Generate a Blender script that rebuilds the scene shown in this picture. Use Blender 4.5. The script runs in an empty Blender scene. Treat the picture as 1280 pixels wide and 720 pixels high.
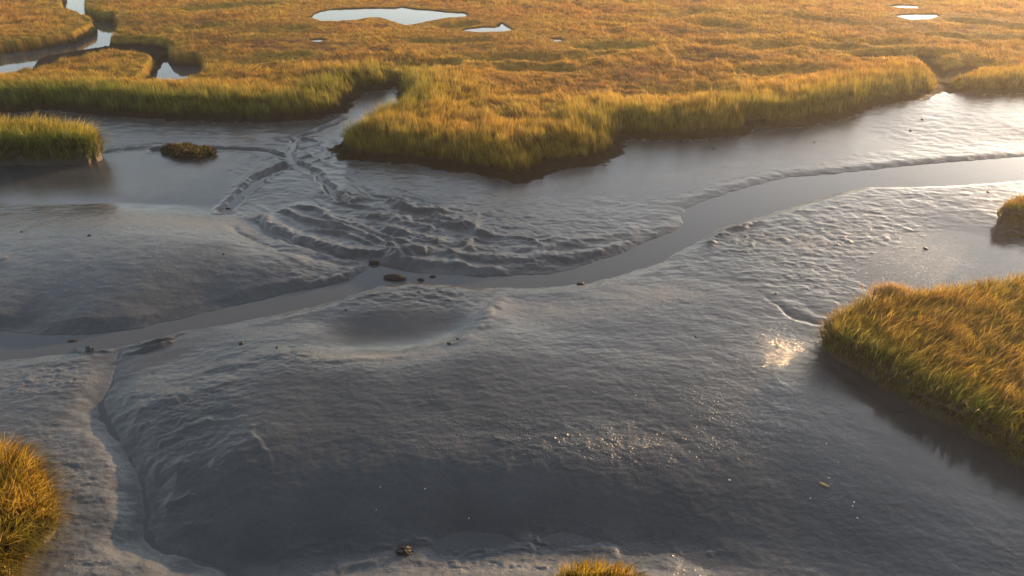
import bpy, math
import numpy as np
from mathutils import Vector

rng = np.random.default_rng(11)
scene = bpy.context.scene
COL = scene.collection

# ------------------------------------------------------------------ camera
CAM_H, PITCH, F = 11.0, math.radians(30.0), 865.0
CP, SP = math.cos(PITCH), math.sin(PITCH)

def at(px, py, z=0.0):
    """point of the place (plan x, y) seen in the 1280x720 photograph at height z"""
    a = (px - 640.0) / F
    b = (360.0 - py) / F
    dy, dz = CP + b * SP, -SP + b * CP
    t = (CAM_H - z) / (-dz)
    return (a * t, dy * t)

def pts(seq, z=0.0):
    return np.array([at(p[0], p[1], p[2] if len(p) > 2 else z) for p in seq], dtype=np.float64)

# ------------------------------------------------------------------ noise
def _hash(ix, iy, seed):
    h = (ix.astype(np.uint32) * np.uint32(374761393) + iy.astype(np.uint32) * np.uint32(668265263) + np.uint32((seed * 982451653) & 0xFFFFFFFF))
    h = (h ^ (h >> np.uint32(13))) * np.uint32(1274126177)
    return ((h ^ (h >> np.uint32(16))) & np.uint32(0xFFFF)).astype(np.float32)

def perlin(x, y, seed=0):
    x = np.asarray(x, dtype=np.float32); y = np.asarray(y, dtype=np.float32)
    ix = np.floor(x).astype(np.int32); iy = np.floor(y).astype(np.int32)
    fx = x - ix; fy = y - iy
    u = fx * fx * fx * (fx * (fx * 6 - 15) + 10)
    v = fy * fy * fy * (fy * (fy * 6 - 15) + 10)
    def g(dx, dy):
        ang = _hash(ix + dx, iy + dy, seed) * np.float32(2 * math.pi / 65536.0)
        return np.cos(ang) * (fx - dx) + np.sin(ang) * (fy - dy)
    n0 = g(0, 0) * (1 - u) + g(1, 0) * u
    n1 = g(0, 1) * (1 - u) + g(1, 1) * u
    return (n0 * (1 - v) + n1 * v) * 1.5

def fbm(x, y, seed=0, octv=3, gain=0.5):
    s = 0; a = 1.0; t = 0
    for o in range(octv):
        s = s + a * perlin(x * 2 ** o + 17.3 * o, y * 2 ** o - 9.1 * o, seed + o); t += a; a *= gain
    return s / t

def sstep(a, b, x):
    t = np.clip((x - a) / (b - a), 0, 1)
    return t * t * (3 - 2 * t)

# ------------------------------------------------------------------ distances
def seg_dist(x, y, P, closed=False):
    d2 = np.full(x.shape, 1e18); n = len(P); prm = np.zeros(x.shape)
    for i in range(n if closed else n - 1):
        ax, ay = P[i]; bx, by = P[(i + 1) % n]
        ex, ey = bx - ax, by - ay
        L = ex * ex + ey * ey + 1e-12
        t = np.clip(((x - ax) * ex + (y - ay) * ey) / L, 0, 1)
        q = (x - ax - t * ex) ** 2 + (y - ay - t * ey) ** 2
        m = q < d2
        d2 = np.where(m, q, d2); prm = np.where(m, i + t, prm)
    return np.sqrt(d2), prm

def sdf(x, y, P):
    """signed distance, positive inside"""
    d, _ = seg_dist(x, y, P, True)
    ins = np.zeros(x.shape, bool); n = len(P)
    for i in range(n):
        ax, ay = P[i]; bx, by = P[(i + 1) % n]
        if ay == by: continue
        c = ((ay > y) != (by > y)) & (x < (bx - ax) * (y - ay) / (by - ay) + ax)
        ins ^= c
    return np.where(ins, d, -d)

def near(x, y, P, r):
    lo = P.min(0) - r; hi = P.max(0) + r
    return (x > lo[0]) & (x < hi[0]) & (y > lo[1]) & (y < hi[1])

def chaikin(P, n=2, closed=False):
    P = np.asarray(P)
    for _ in range(n):
        Q = []
        m = len(P)
        rg = range(m if closed else m - 1)
        if not closed: Q.append(P[0])
        for i in rg:
            a, b = P[i], P[(i + 1) % m]
            Q.append(a * .75 + b * .25); Q.append(a * .25 + b * .75)
        if not closed: Q.append(P[-1])
        P = np.array(Q)
    return P

# ------------------------------------------------------------------ the plan of the place
CREEK = pts([(1700,178),(1500,184),(1280,196),(1200,202),(1129,208),(1038,218),(984,222),(951,230),(914,240),(880,251),(858,261),
    (851,270),(855,279),(848,286),(830,294),(800,306),(770,319),(719,335),(685,343),(635,345),(600,346),(561,343),(527,342),(500,338),(472,331),
    (462,331),(452,341),(437,350),(400,359),(369,365),(302,380),(235,396),(168,412),(110,418),(54,419),(0,413),(-150,405),(-400,395),
    (-400,450),(-150,455),(0,452),(50,446),(100,441),(140,436),(175,428),(228,414),(285,405),(336,395),(400,381),(430,373),(474,359),(510,353),
    (568,357),(615,360),(679,360),(736,354),(780,343),(830,327),(850,313),(866,306),(878,299),(890,290),(907,283),(947,272),(984,260),(1038,244),
    (1085,234),(1140,234),(1200,232),(1280,226),(1500,215),(1700,208)])
RILL = pts([(150,438),(146,458),(140,480),(126,508),(131,525),(148,550),(165,578),(178,605),(184,640),(181,668),(196,684),(232,697),(285,716),(330,738),(380,770)])
RILL_W = [.07,.07,.1,.13,.18,.09,.08,.1,.12,.13,.14,.1,.1,.13,.15]
# base line of the main marsh bank
MARSH = pts([(-900,150),(-500,143),(-200,141),(0,140),(60,137),(130,144),(200,149),(260,151),(330,152),(400,150,0),(428,142,0),(437,130,0),(450,117,0),
    (484,113,0),(495,108,0),(503,109,.9),(500,114,1.1),(474,128,1.1),(452,137,1.1),(434,146,1.2),(425,156,1.0),(418,168,.7),(414,186),(424,196),(455,201),(500,203),(560,210),(606,218),(640,227),(668,222),(690,210),(735,208),
    (770,194),(777,178),(790,172),(850,174),(880,172),(930,168),(944,156),(978,159),(1018,155),(1065,143),(1105,131),(1146,127),
    (1168,119),(1176,116),(1190,119),(1225,123),(1280,122),(1500,122),(2100,118)], .1)
MARSH = np.vstack([MARSH, [[900., 1900.], [-900., 1900.]]])
# channels cut into the marsh: pixel line, width, bottom
CHAN = [
    ([(1180,126),(1181,106),(1184,92),(1176,80),(1160,70)], .3, .2),
    ([(1184,92),(1200,82),(1228,80)], .6, .3),
    ([(1075,68),(1096,66),(1120,67),(1165,66)], .6, .35),
    ([(1036,60),(1062,58)], .6, .45), ([(1100,55),(1126,53)], .6, .5), ([(1170,44),(1290,50)], .4, .5),
    ([(890,30),(912,33)], .9, .5), ([(250,12),(300,7),(330,5)], .9, .5), ([(330,40),(372,36)], .5, .6), ([(240,36),(262,33)], .7, .5),
    ([(604,75),(640,71),(690,73)], .5, .5), ([(636,86),(680,83),(702,86)], .7, .5), ([(720,72),(760,66)], .4, .6),
    ([(1200,26),(1290,36)], .7, .5), ([(1000,22),(1040,26)], .6, .55), ([(840,22),(870,14)], .5, .55),
    ([(520,84),(556,80)], .9, .55), ([(735,60),(780,58)], .6, .55), ([(520,52),(560,54),(600,50)], .4, .62),
    ([(310,76),(370,70)], .5, .6), ([(840,118),(880,112)], .5, .6), ([(960,92),(1010,88)], .4, .6), ([(560,33),(582,30)], .6, .5), ([(950,60),(985,56)], .5, .55),
]
# wider cuts: outline (far side traced at the water, near side at the grass tops), bed height
CUT = [
    ([(86,-60,0),(85,-10,0),(83,5,0),(86,18,0),(104,25,0),(121,33,0),(124,40,0),(112,47,0),(98,54,0),(60,60,0),(30,65,0),(0,69,0),(-200,84,0),
      (-200,100,1.2),(0,83,1.2),(26,76,1.2),(34,67,1.2),(50,57,1.2),(80,51,1.2),(110,46,1.2),(130,41,1.2),(138,35,1.0),(143,33,.6),(141,29,0),(122,28.5,0),(106,23,0),(104,17,0),(106,4,0),(108,-10,0),(110,-60,0)], -.12),
    ([(198,64,.3),(207,65,0),(208,78,0),(216,83,0),(250,83,0),(244,88,1),(229,92.5,1),(188,94.5,1),(174,92,1),(189,84,.8),(196,76,.5)], -.12),
    ([(36,70,.3),(60,65,.3),(110,58,.3),(150,56,.3),(190,57,.3),(206,62,.3),(207,68,.3),(198,68,.8),(188,62,1),(160,57,1.05),(134,56,1.05),(87,65,1.05),(40,78,1.05)], .25),
]
CUT = [(pts(p), z) for p, z in CUT]
CHAN = [(chaikin(pts(p, .3 if z < 0 else .8), 2), w, z) for p, w, z in CHAN]
POND_Z = .78
PONDS = [
    [(390,22),(395,17.5),(402,14.5),(419,12),(446,11),(472,10.6),(496,10.6),(502,9.4),(511,11),(519,12),(537,13),(555,15.2),(580,16.6),(583,20),(579,21.5),(559,22.4),(546,24.5),(524,29),(509,32),(503,30.6),(494,27.6),(478,22.5),(463,22),(446,25),(424,26.6),(402,26.4)],
    [(577,39.5),(588,36),(605,34.4),(622,34.4),(626,29.5),(631,33),(640,38),(628,40),(600,41)],
    [(1119,20),(1134,18.4),(1168,18),(1172,20.4),(1160,24.5),(1138,25)],
    [(1113,8),(1126,6.4),(1147,8.2),(1147,10.6),(1126,10.2)],
    [(689,48.6),(698,49.2),(704,51.4),(696,52)],
    [(388,50.5),(398,49.5),(406,51),(398,53)],
]
PONDS = [pts(p, POND_Z) for p in PONDS]
PUDDLES = [   # shallow standing water on the mud: outline, level
]
# reddish glasswort / dead patches on the marsh (px centre, px radii)
DARKPATCH = [(770,100,85,12),(800,88,60,6),(740,112,40,6),(1130,36,60,10),(1200,42,60,10),(1060,30,60,7),(1230,26,60,6),(300,55,70,9),(340,38,60,6),(420,62,60,6),(200,30,60,6),
             (450,80,60,6),(320,78,40,5),(600,60,50,5),(900,72,60,6),(560,52,45,3),(880,40,60,5)]

# ------------------------------------------------------------------ mud control heights (px, py, z)
CTRL = [
 (250,462,.2),(200,485,.22),(165,470,.07),(300,432,.2),(400,402,.14),(340,415,.16),
 (430,418,.15),(478,424,.10),(440,432,.14),(520,430,.17),(540,410,.14),(570,412,.2),(520,386,.22),(455,396,.22),(500,402,.18),
 (380,444,.42),(450,454,.48),(540,448,.5),(592,424,.46),(614,396,.34),(380,415,.24),
 (640,372,.1),(700,371,.12),(780,356,.13),(860,326,.06),(700,420,.34),(800,400,.28),(900,365,.18),(960,402,.2),(650,400,.24),(760,380,.22),
 (640,480,.56),(760,480,.53),(880,470,.42),(960,462,.3),(500,500,.56),(400,500,.52),(300,500,.46),(230,520,.32),
 (640,540,.54),(760,530,.52),(520,560,.54),(400,560,.5),(300,570,.46),(225,580,.24),(205,560,.2),
 (640,590,.43),(760,580,.45),(860,560,.4),(520,605,.4),(420,615,.36),(320,640,.28),(230,640,.1),
 (640,640,.22),(760,640,.24),(540,650,.2),(860,640,.22),(960,605,.28),(700,612,.36),(450,660,.2),
 (560,686,.02),(700,678,.02),(620,684,.02),(450,696,.05),(360,708,.05),(790,690,.05),(880,710,.06),(960,690,.12),
 (1000,560,.32),(1100,560,.2),(1100,640,.2),(1040,680,.12),(1200,640,.18),(1270,700,.14),(1000,500,.28),(1050,480,.18),(1250,610,.1),(1150,530,.12),
 (560,706,.12),(560,722,.24),(700,700,.14),(700,716,.3),(620,702,.16),(620,720,.32),(800,716,.22),(450,722,.16),(700,740,.6),(560,760,.72),(850,740,.4),(450,745,.5),(1000,740,.16),(1200,760,.16),
 (0,470,.08),(80,470,.12),(60,520,.2),(105,540,.2),(100,600,.25),(0,560,.25),(140,630,.22),(150,700,.27),(60,700,.36),(210,718,.2),(0,760,.55),(150,760,.42),
 (0,300,.44),(100,286,.5),(200,284,.5),(280,302,.47),(350,325,.32),(0,345,.42),(100,345,.47),(200,345,.43),(300,348,.26),(0,395,.2),(100,393,.24),(200,388,.12),(30,407,.05),(260,372,.1),
 (0,258,.08),(100,258,.08),(180,260,.1),(250,270,.14),(330,302,.16),(415,332,.12),
 (0,225,.05),(100,230,.03),(200,240,.03),(255,215,.04),(60,240,.02),(150,215,.03),
 (330,235,.1),(380,215,.1),(400,260,.12),(450,240,.1),(450,290,.12),(520,260,.12),(560,290,.12),(620,270,.1),(650,310,.14),(720,300,.14),(800,280,.08),(600,325,.1),(700,328,.06),(820,285,.05),
 (700,250,.07),(800,230,.04),(900,215,.03),(1000,195,.035),(1100,180,.05),(1200,165,.15),(1280,160,.22),(1280,180,.09),
 (300,175,.08),(200,170,.09),(420,165,.05),(100,165,.1),(380,180,.06),(440,145,0.0),(465,118,-.05),
 (950,286,.11),(1000,275,.13),(1000,300,.10),(1100,255,.13),(1200,242,.17),(1285,236,.2),(1240,270,.12),(1100,310,.06),(1200,290,.06),(1280,320,.06),(1020,375,.13),(1050,340,.07),(920,330,.13),(980,350,.13),(1030,410,.12),
 (-300,300,.4),(-300,500,.2),(-300,650,.3),(-300,230,.1),(1600,260,.1),(1600,340,.2),(1600,500,.25),(1600,700,.2),(1500,150,.34),(-300,170,.1),
]
_c = np.array([(*at(a, b, z), z) for a, b, z in CTRL] + [(-9, -2, .4), (9, -2, .4), (0, -8, .5), (-30, 2, .5), (30, 2, .5), (-30,-20,.6),(30,-20,.6)])
def _tk(r2):
    return 0.5 * r2 * np.log(r2 + 1e-9)
_n = len(_c)
_d = ((_c[:, None, :2] - _c[None, :, :2]) ** 2).sum(-1)
_K = _tk(_d) + np.eye(_n) * .02
_Pm = np.c_[np.ones(_n), _c[:, :2]]
_A = np.zeros((_n + 3, _n + 3)); _A[:_n, :_n] = _K; _A[:_n, _n:] = _Pm; _A[_n:, :_n] = _Pm.T
_W = np.linalg.solve(_A, np.r_[_c[:, 2], 0, 0, 0])
def tps(x, y):
    s = _W[_n] + _W[_n + 1] * x + _W[_n + 2] * y
    for i in range(_n):
        s = s + _W[i] * _tk((x - _c[i, 0]) ** 2 + (y - _c[i, 1]) ** 2)
    return s

# ridges (+) and rills (-) drawn on the mud: px line, half width m, height m
STROKES = [

 ([(352,200),(338,212),(315,216),(300,232)], .25, .06),
 ([(322,268),(345,284),(385,300),(430,312),(480,317),(530,314)], .3, .14),
 ([(318,276),(345,294),(385,308),(430,319),(490,322)], .16, -.1),
 ([(285,284),(320,305),(380,322),(430,328),(455,329)], .14, -.05),
 ([(430,160),(410,172),(385,180),(350,178),(310,168)], .16, -.07), ([(432,168),(420,182),(396,192),(366,202)], .18, -.08), ([(440,215),(446,232),(470,246),(520,254)], .16, -.08),
 ([(395,170),(370,175),(340,172)], .12, .05), ([(400,180),(372,186),(345,184)], .12, .05), ([(418,190),(398,200),(380,206)], .12, .05),
 ([(350,262),(390,274),(430,286)], .16, .11), ([(372,256),(410,264)], .14, .07), ([(405,268),(445,284)], .16, .09),
 ([(420,240),(445,252)], .45, .12), ([(484,250),(520,260),(556,266)], .3, .16), ([(462,268),(500,276),(545,284)], .28, .13),
 ([(480,284),(510,294),(548,304)], .28, .15), ([(482,306),(520,312),(532,313)], .25, .12), ([(540,270),(590,276)], .2, .1),
 ([(575,302),(600,298)], .22, .12), ([(560,316),(590,308)], .26, .1), ([(596,292),(620,290)], .2, .08), ([(562,282),(590,280)], .25, .1),
 ([(480,322),(510,327),(560,329),(610,337),(632,341)], .3, .13), ([(478,324),(500,330),(528,340)], .18, .1),
 ([(378,358),(410,350),(440,340),(466,326),(474,324)], .22, .12), ([(400,352),(430,346)], .2, .1),
 ([(555,320),(640,322),(720,318),(790,306),(842,280)], .25, .08), ([(640,312),(720,302),(800,286)], .3, .05),
 ([(470,325),(440,318),(420,316)], .12, -.06),
 ([(886,302),(892,292),(910,283),(945,276)], .22, .1),
 ([(958,370),(978,386),(996,401),(1034,403)], .08, -.02), ([(968,366),(990,384),(1008,395),(1034,398)], .2, .015),
 ([(1075,330),(1082,345),(1088,356)], .07, -.03), 
 ([(620,395),(600,418),(575,434),(540,447),(470,457),(400,460)], .2, .035), ([(628,372),(612,395),(592,420)], .25, .05),
 ([(88,427),(106,434),(130,436),(170,427),(226,412)], .07, .14), ([(150,439),(190,430),(215,421)], .07, .13),
 ([(40,247),(100,249),(180,247)], .1, -.02),
 ([(556,693),(600,688),(650,684),(668,680)], .16, .03), ([(700,681),(750,688),(800,698),(850,708)], .16, .025), ([(420,707),(470,701),(530,697)], .16, .045),
 ([(0,330),(12,336)], .3, .06),
 ([(130,186),(165,183),(205,180)], .3, .08),
 ([(250,470),(330,454),(390,448)], .2, .03), ([(160,520),(220,500),(300,486)], .25, .03),
 ([(280,600),(300,575),(330,562)], .5, .06), ([(440,600),(560,590),(640,600)], .6, .03), ([(190,560),(230,545),(270,536)], .15, .03),
 ([(196,600),(240,585)], .15, .03), ([(200,630),(246,618)], .15, .03), ([(1040,455),(1080,485),(1130,515)], .3, -.03),
]
STROKES = [(chaikin(pts(p, .15), 2), w, h) for p, w, h in STROKES]
# where the mud is rough (px centre, px radii, strength)
ROUGH = [(540,285,120,40,.7),(640,300,80,40,.6),(760,300,90,30,.5),(1050,290,190,45,.45),(930,290,60,25,.8),(1000,330,90,40,.35),(100,580,100,110,.45),(150,690,60,60,.6),(620,708,180,24,.5),
         (720,566,150,26,.22),(480,370,70,18,.6),(540,372,60,14,.8),(420,320,90,50,.4),(1180,262,110,35,.3),(60,470,80,25,.6),(690,670,56,12,1.1),(470,680,80,14,.9),(600,680,60,8,.8),(820,686,60,10,.7),(900,180,170,34,.5),(1120,165,90,30,.15),(200,165,160,24,.4),(250,240,200,14,.3),(210,540,70,60,.5),(400,458,100,12,.5),(300,200,100,40,.3)]
GLINT = [(725,563,170,26,1.4),(985,450,45,34,1.5),(860,520,120,45,.6),(800,462,70,9,.7),(1040,590,60,60,.3)]
DRY_LIT = [(60,610,110,150,.35),(130,700,90,50,.35),(620,716,270,17,.7),(480,453,110,8,.8),(590,425,25,25,.7),(220,282,180,12,.7),(110,335,200,45,.45),(380,322,50,8,.6),(700,388,90,14,.9),(800,366,80,14,.8),(60,470,80,18,.6),(330,410,70,8,.4),(560,335,50,4,.5),(1000,300,60,12,.3)]  # dry left mud; crests, left dome and bottom strip painted paler as sky light
SMOOTH = [(1225,292,55,34),(477,422,75,16),(500,412,70,22),(180,250,200,9),(1200,570,160,60),(1130,520,80,40)]
# clods that are part of the broken surface: zone px
RUNNELS = [(chaikin(pts(p, .03), 2), w) for p, w in (([(196,189),(250,187),(300,187),(340,191),(360,200),(367,207)], .10),
    ([(367,207),(350,212),(328,222),(308,238),(294,252),(281,265)], .13), ([(367,207),(388,213),(404,226),(414,242),(430,254)], .05), ([(428,150),(400,163),(372,172),(362,188),(364,204)], .05))]
def world_ell(c, z=.2):
    cx, cy = at(c[0], c[1], z)
    rx = abs(at(c[0] + c[2], c[1], z)[0] - cx)
    ry = abs(at(c[0], max(c[1] - c[3], -60), z)[1] - at(c[0], c[1] + c[3], z)[1]) / 2
    return cx, cy, rx, ry
ROUGH_W = [(*world_ell(r), r[4]) for r in ROUGH]
FAN_W = [world_ell(r, .1) for r in ((480,280,120,36),(600,292,70,26),(385,185,60,22))]
GLINT_W = [(*world_ell(r), r[4]) for r in GLINT]
DRY_LIT_W = [(*world_ell(r), r[4]) for r in DRY_LIT]
SMOOTH_W = [world_ell(r) for r in SMOOTH]
PATCH_W = [world_ell(r, .8) for r in DARKPATCH]
def ells(x, y, E, gain=False):
    s = np.zeros(x.shape)
    for e in E:
        q = ((x - e[0]) / e[2]) ** 2 + ((y - e[1]) / e[3]) ** 2
        s = np.maximum(s, (e[4] if gain else 1) * np.exp(-q * .9))
    return s

def marsh_dist(x, y):
    """signed distance to the marsh edge (channels and inlets count as outside)"""
    d = sdf(x, y, MARSH)
    wob = .38 * fbm(x * .8, y * .8, 5, 3) + .2 * perlin(x * 2.7, y * 2.7, 8)
    return d + wob

def chan_field(x, y):
    """distance outside every channel (positive = out of it) and the bed height there"""
    dd = np.full(x.shape, 50.0); zb = np.full(x.shape, .8)
    for P, w, z in CHAN:
        m = near(x, y, P, 6)
        if not m.any(): continue
        d, _ = seg_dist(x[m], y[m], P)
        e = d - w * (1 + .35 * perlin(x[m] * .7, y[m] * .7, 31))
        cur = dd[m]; b = zb[m]; k = e < cur
        cur[k] = e[k]; b[k] = z; dd[m] = cur; zb[m] = b
    for P, z in CUT:
        m = near(x, y, P, 6)
        if not m.any(): continue
        e = -sdf(x[m], y[m], P) + .12 * perlin(x[m] * .9, y[m] * .9, 33)
        cur = dd[m]; b = zb[m]; k = e < cur
        cur[k] = e[k]; b[k] = z; dd[m] = cur; zb[m] = b
    return dd, zb

def pond_field(x, y):
    dd = np.full(x.shape, 50.0)
    for P in PONDS:
        m = near(x, y, P, 6)
        if m.any():
            dd[m] = np.minimum(dd[m], -sdf(x[m], y[m], P))
    return dd

TONGUE = world_ell((590, 205, 190, 40))
def terrain(x, y):
    base = np.clip(tps(x, y), -.06, 1.0)
    far = np.maximum(np.abs(x) - 60, 0) + np.maximum(-y - 12, 0)
    base = np.where(far > 0, .3, base)
    rough = np.clip(.22 + ells(x, y, ROUGH_W, True) - .25 * ells(x, y, SMOOTH_W), .02, 1.2)
    smooth = ells(x, y, SMOOTH_W)
    z = base
    # strokes
    nz = perlin(x * 1.7, y * 1.7, 77)
    wx = x + .14 * perlin(x * 1.3, y * 1.3, 71) + .05 * perlin(x * 3.7, y * 3.7, 72)
    wy = y + .14 * perlin(x * 1.3, y * 1.3, 73) + .05 * perlin(x * 3.7, y * 3.7, 74)
    for P, w, h in STROKES:
        m = near(x, y, P, w * 3.5)
        if not m.any(): continue
        d, t = seg_dist(wx[m], wy[m], P)
        e = t / (len(P) - 1)
        taper = sstep(-.02, .14, e) * sstep(1.02, .86, e)
        ww = w * (1 + .35 * nz[m])
        z[m] += h * np.exp(-(d / ww) ** 2) * (.35 + .65 * taper) * (1 + .45 * perlin(x[m] * 1.3, y[m] * 1.3, 78) + .2 * perlin(x[m] * 5, y[m] * 5, 79))
    # texture of the mud
    fan = ells(x, y, FAN_W)
    sw = .5 * perlin(x * .35, y * .35, 81)
    ua = .88 * x - .47 * y; va = .47 * x + .88 * y
    rid = perlin(ua * .24 + sw, va * 1.25 + 1.4 * sw + .12 * ua, 82) + .45 * perlin(ua * .5, va * 2.6 + 2 * sw, 83)
    z = z + fan * (.025 * sstep(.0, .55, rid) + .15 * np.clip(1 - 3.0 * np.abs(perlin(ua * .13 + 1.3 * sw, va * .8 + 1.8 * sw + .1 * ua, 86)), 0, 1) ** 1.4 - .035 * np.clip(1 - 5 * np.abs(perlin(ua * .7, va * 2.4 + 2 * sw, 87)), 0, 1) - .05 * sstep(0, -.5, rid)) * (.4 + .6 * sstep(-.3, .2, fbm(ua * .4, va * .7, 84, 2)))
    # texture of the mud
    det = .022 * fbm(x * 1.1 + y * .3, y * 1.6, 21, 3) * (.5 + rough)
    det += .03 * rough * fbm(x * 3.1, y * 4.2, 22, 3)
    lump = fbm(x * 2.3, y * 3.0, 23, 3)
    big = sstep(-.05, .35, fbm(x * .8, y * 1.1, 27, 2))
    fine = fbm(x * 5.5 + 1.5 * lump, y * 7.5 + 1.5 * lump, 28, 3)
    det += .055 * np.clip(rough - .25, 0, 1) * big * (sstep(.05, .4, lump) + .8 * fine)
    det += .016 * rough * perlin(x * 1.4 + perlin(x * .6, y * .6, 29), y * 4.2 + perlin(x * .8, y * .8, 30), 26)
    det += .009 * fbm(x * 7.0, y * 9.0, 24, 2) * (.3 + 1.3 * rough)
    det *= (1 - .75 * smooth)
    z = z + det
    # creek
    dc = -sdf(x, y, CREEK) + .06 * perlin(x * 1.9, y * 1.9, 41) + .045 * fbm(x * 5, y * 5, 42, 2)
    zc = np.where(dc < 0, -.22 * sstep(0, .5, -dc) - .012, np.maximum(z, .012 + .05 * np.minimum(dc, 1)) * sstep(-.12, .55, dc) + .003)
    streak = z * 0
    for P, w, h in STROKES:
        if h in (.14, .13) and w == .07:
            m = near(x, y, P, .4)
            d, t = seg_dist(x[m], y[m], P)
            streak[m] += (h + .03) * np.exp(-(d / w) ** 2)
    zc = np.where(dc < .05, zc + np.where(streak > 0, streak * .9, 0) * (dc > -.6), zc)
    z = zc
    # rill on the left
    m = near(x, y, RILL, 2)
    if m.any():
        d, t = seg_dist(x[m], y[m], RILL)
        w = np.interp(t, np.arange(len(RILL_W)), RILL_W) * (1 + .5 * fbm(x[m] * 2.1, y[m] * 2.1, 51, 2)) + .05 * fbm(x[m] * 4, y[m] * 4, 53, 2)
        e = d - w
        k = sstep(-.10, .62 + .25 * perlin(x[m] * 1.4, y[m] * 1.4, 55), e)
        zz = np.maximum(z[m], .005) * k + (1 - k) * (.012 - .018 * sstep(.0, .12, -e))
        z[m] = np.where((e < .8) & (dc[m] > .02), zz, z[m])
    # shallow runnels below the creek mouth
    for P, w in RUNNELS:
        m = near(x, y, P, 1.2)
        if not m.any(): continue
        d, t = seg_dist(wx[m], wy[m], P)
        e = d - w * (1 + .5 * fbm(x[m] * 2, y[m] * 2, 57, 2))
        k = sstep(-.05, .3, e)
        z[m] = np.where(np.abs(z[m]) < .006, .006, z[m]) * k + (1 - k) * -.035 + .035 * np.exp(-((e - .22) / .14) ** 2)
    # marsh platform
    dm = marsh_dist(x, y)
    dch, zb = chan_field(x, y)
    dp = pond_field(x, y)
    plat = .86 + .17 * fbm(x * .22, y * .26, 61, 3) + .17 * np.abs(fbm(x * .5, y * .8, 64, 2)) - .06
    plat = plat + .06 * fbm(x * 1.9, y * 1.9, 66, 2) - .28 * sstep(.22, .5, fbm(x * .30, y * .45, 68, 3)) * sstep(2, 6, dm)
    pf = sstep(7, .5, dp)
    plat = plat * (1 - pf) + (POND_Z + .1 + .15 * (plat - .88)) * pf
    tq = np.exp(-(((x - TONGUE[0]) / TONGUE[2]) ** 2 + ((y - TONGUE[1]) / TONGUE[3]) ** 2))
    slope_w = 1.15 + 1.3 * tq + .5 * fbm(x * .25, y * .25, 69, 2)
    rise = sstep(-.15, 1, dm / slope_w)
    hum = .35 + .65 * sstep(0, 4, dm)
    zm = z * (1 - rise) + plat * rise
    inside = dm > -.3
    cut = np.where(zb > .1, sstep(-.25, 1.0, dch), sstep(0, .45, dch))
    zm = np.where(inside, zb * (1 - cut) + zm * cut, zm)
    pc = sstep(-.25, .3, dp)
    zm = np.where(inside & (dp < .3), (POND_Z - .12) * (1 - pc) + np.maximum(zm, POND_Z + .06) * pc, zm)
    z = zm
    grass = np.minimum(np.minimum(dm - .10 - .2 * slope_w, np.where(zb > .35, 9, dch - .12)), dp - .1)
    bank = sstep(-.35, .1, np.minimum(dm, dch)) * 1.0
    soil = sstep(-.22, .0, np.minimum(dm + .05, np.minimum(np.where(zb > .1, 9, dch * .8 + .05), dp)))
    hue = np.minimum(dm, np.minimum(dch + 3.0, dp + 6))
    dry_lit = np.clip(ells(x, y, DRY_LIT_W, True) * (1 + .7 * fbm(x * 1.3, y * 1.6, 91, 3)), 0, 1)
    return dict(z=z, hue=hue, dry_lit=dry_lit, glint=ells(x, y, GLINT_W, True), dm=dm, grass=grass, soil=soil, rough=rough, smooth=smooth, dch=dch, dp=dp, dc=dc)

# ------------------------------------------------------------------ marsh colours (albedo)
C_GREEN = np.array([.13, .185, .018]); C_GOLD = np.array([.64, .37, .055]); C_ORANGE = np.array([.68, .29, .055])
C_RED = np.array([.13, .055, .028]); C_STRAW = np.array([.48, .34, .13]); C_OLIVE = np.array([.27, .25, .03])
def lerp(a, b, t): return a + (b - a) * t[:, None]
def marsh_colour(x, y, edge):
    """hue of the standing grass: green cordgrass at the edges, orange hay inside, reddish patches"""
    n1 = fbm(x * .12, y * .12, 101, 3); n2 = fbm(x * .5, y * .5, 104, 3); n3 = perlin(x * 2, y * 2, 107)
    c = np.tile(C_ORANGE, (len(x), 1))
    c = lerp(c, np.tile(C_GOLD, (len(x), 1)), np.clip(.45 + 1.6 * n1 + .8 * n2, 0, 1))
    left = sstep(4, -30, x)
    tall = sstep(9.5, 1.5, edge + 4.0 * n2 + 3 * n1)
    c = lerp(c, np.tile(C_OLIVE, (len(x), 1)), np.clip(tall * (.45 + .35 * left), 0, 1))
    c = lerp(c, np.tile(C_GREEN, (len(x), 1)), np.clip(sstep(4.0, .5, edge + 2.0 * n2) * (.55 + .4 * left), 0, 1))
    pt = np.clip(ells(x, y, PATCH_W) * 2.8 * (.5 + 1.8 * n2) + .8 * sstep(.12, .4, n2 - .35 * n1) * (1 - tall), 0, .95) * (1 - tall)
    c = lerp(c, np.tile(C_RED, (len(x), 1)), pt)
    n4 = perlin(x * 1.1, y * 2.2, 109); n5 = perlin(x * 5.5, y * 4.5, 111)
    c = c * np.clip(1 + .4 * n3 + .4 * n4 + .45 * n5, .25, 2.0)[:, None]
    return np.clip(c, .01, .8), tall, pt

# ------------------------------------------------------------------ helpers
def tag(o, label=None, cat=None, group=None, kind=None):
    if label: o['label'] = label
    if cat: o['category'] = cat
    if group: o['group'] = group
    if kind: o['kind'] = kind
    return o

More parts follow.
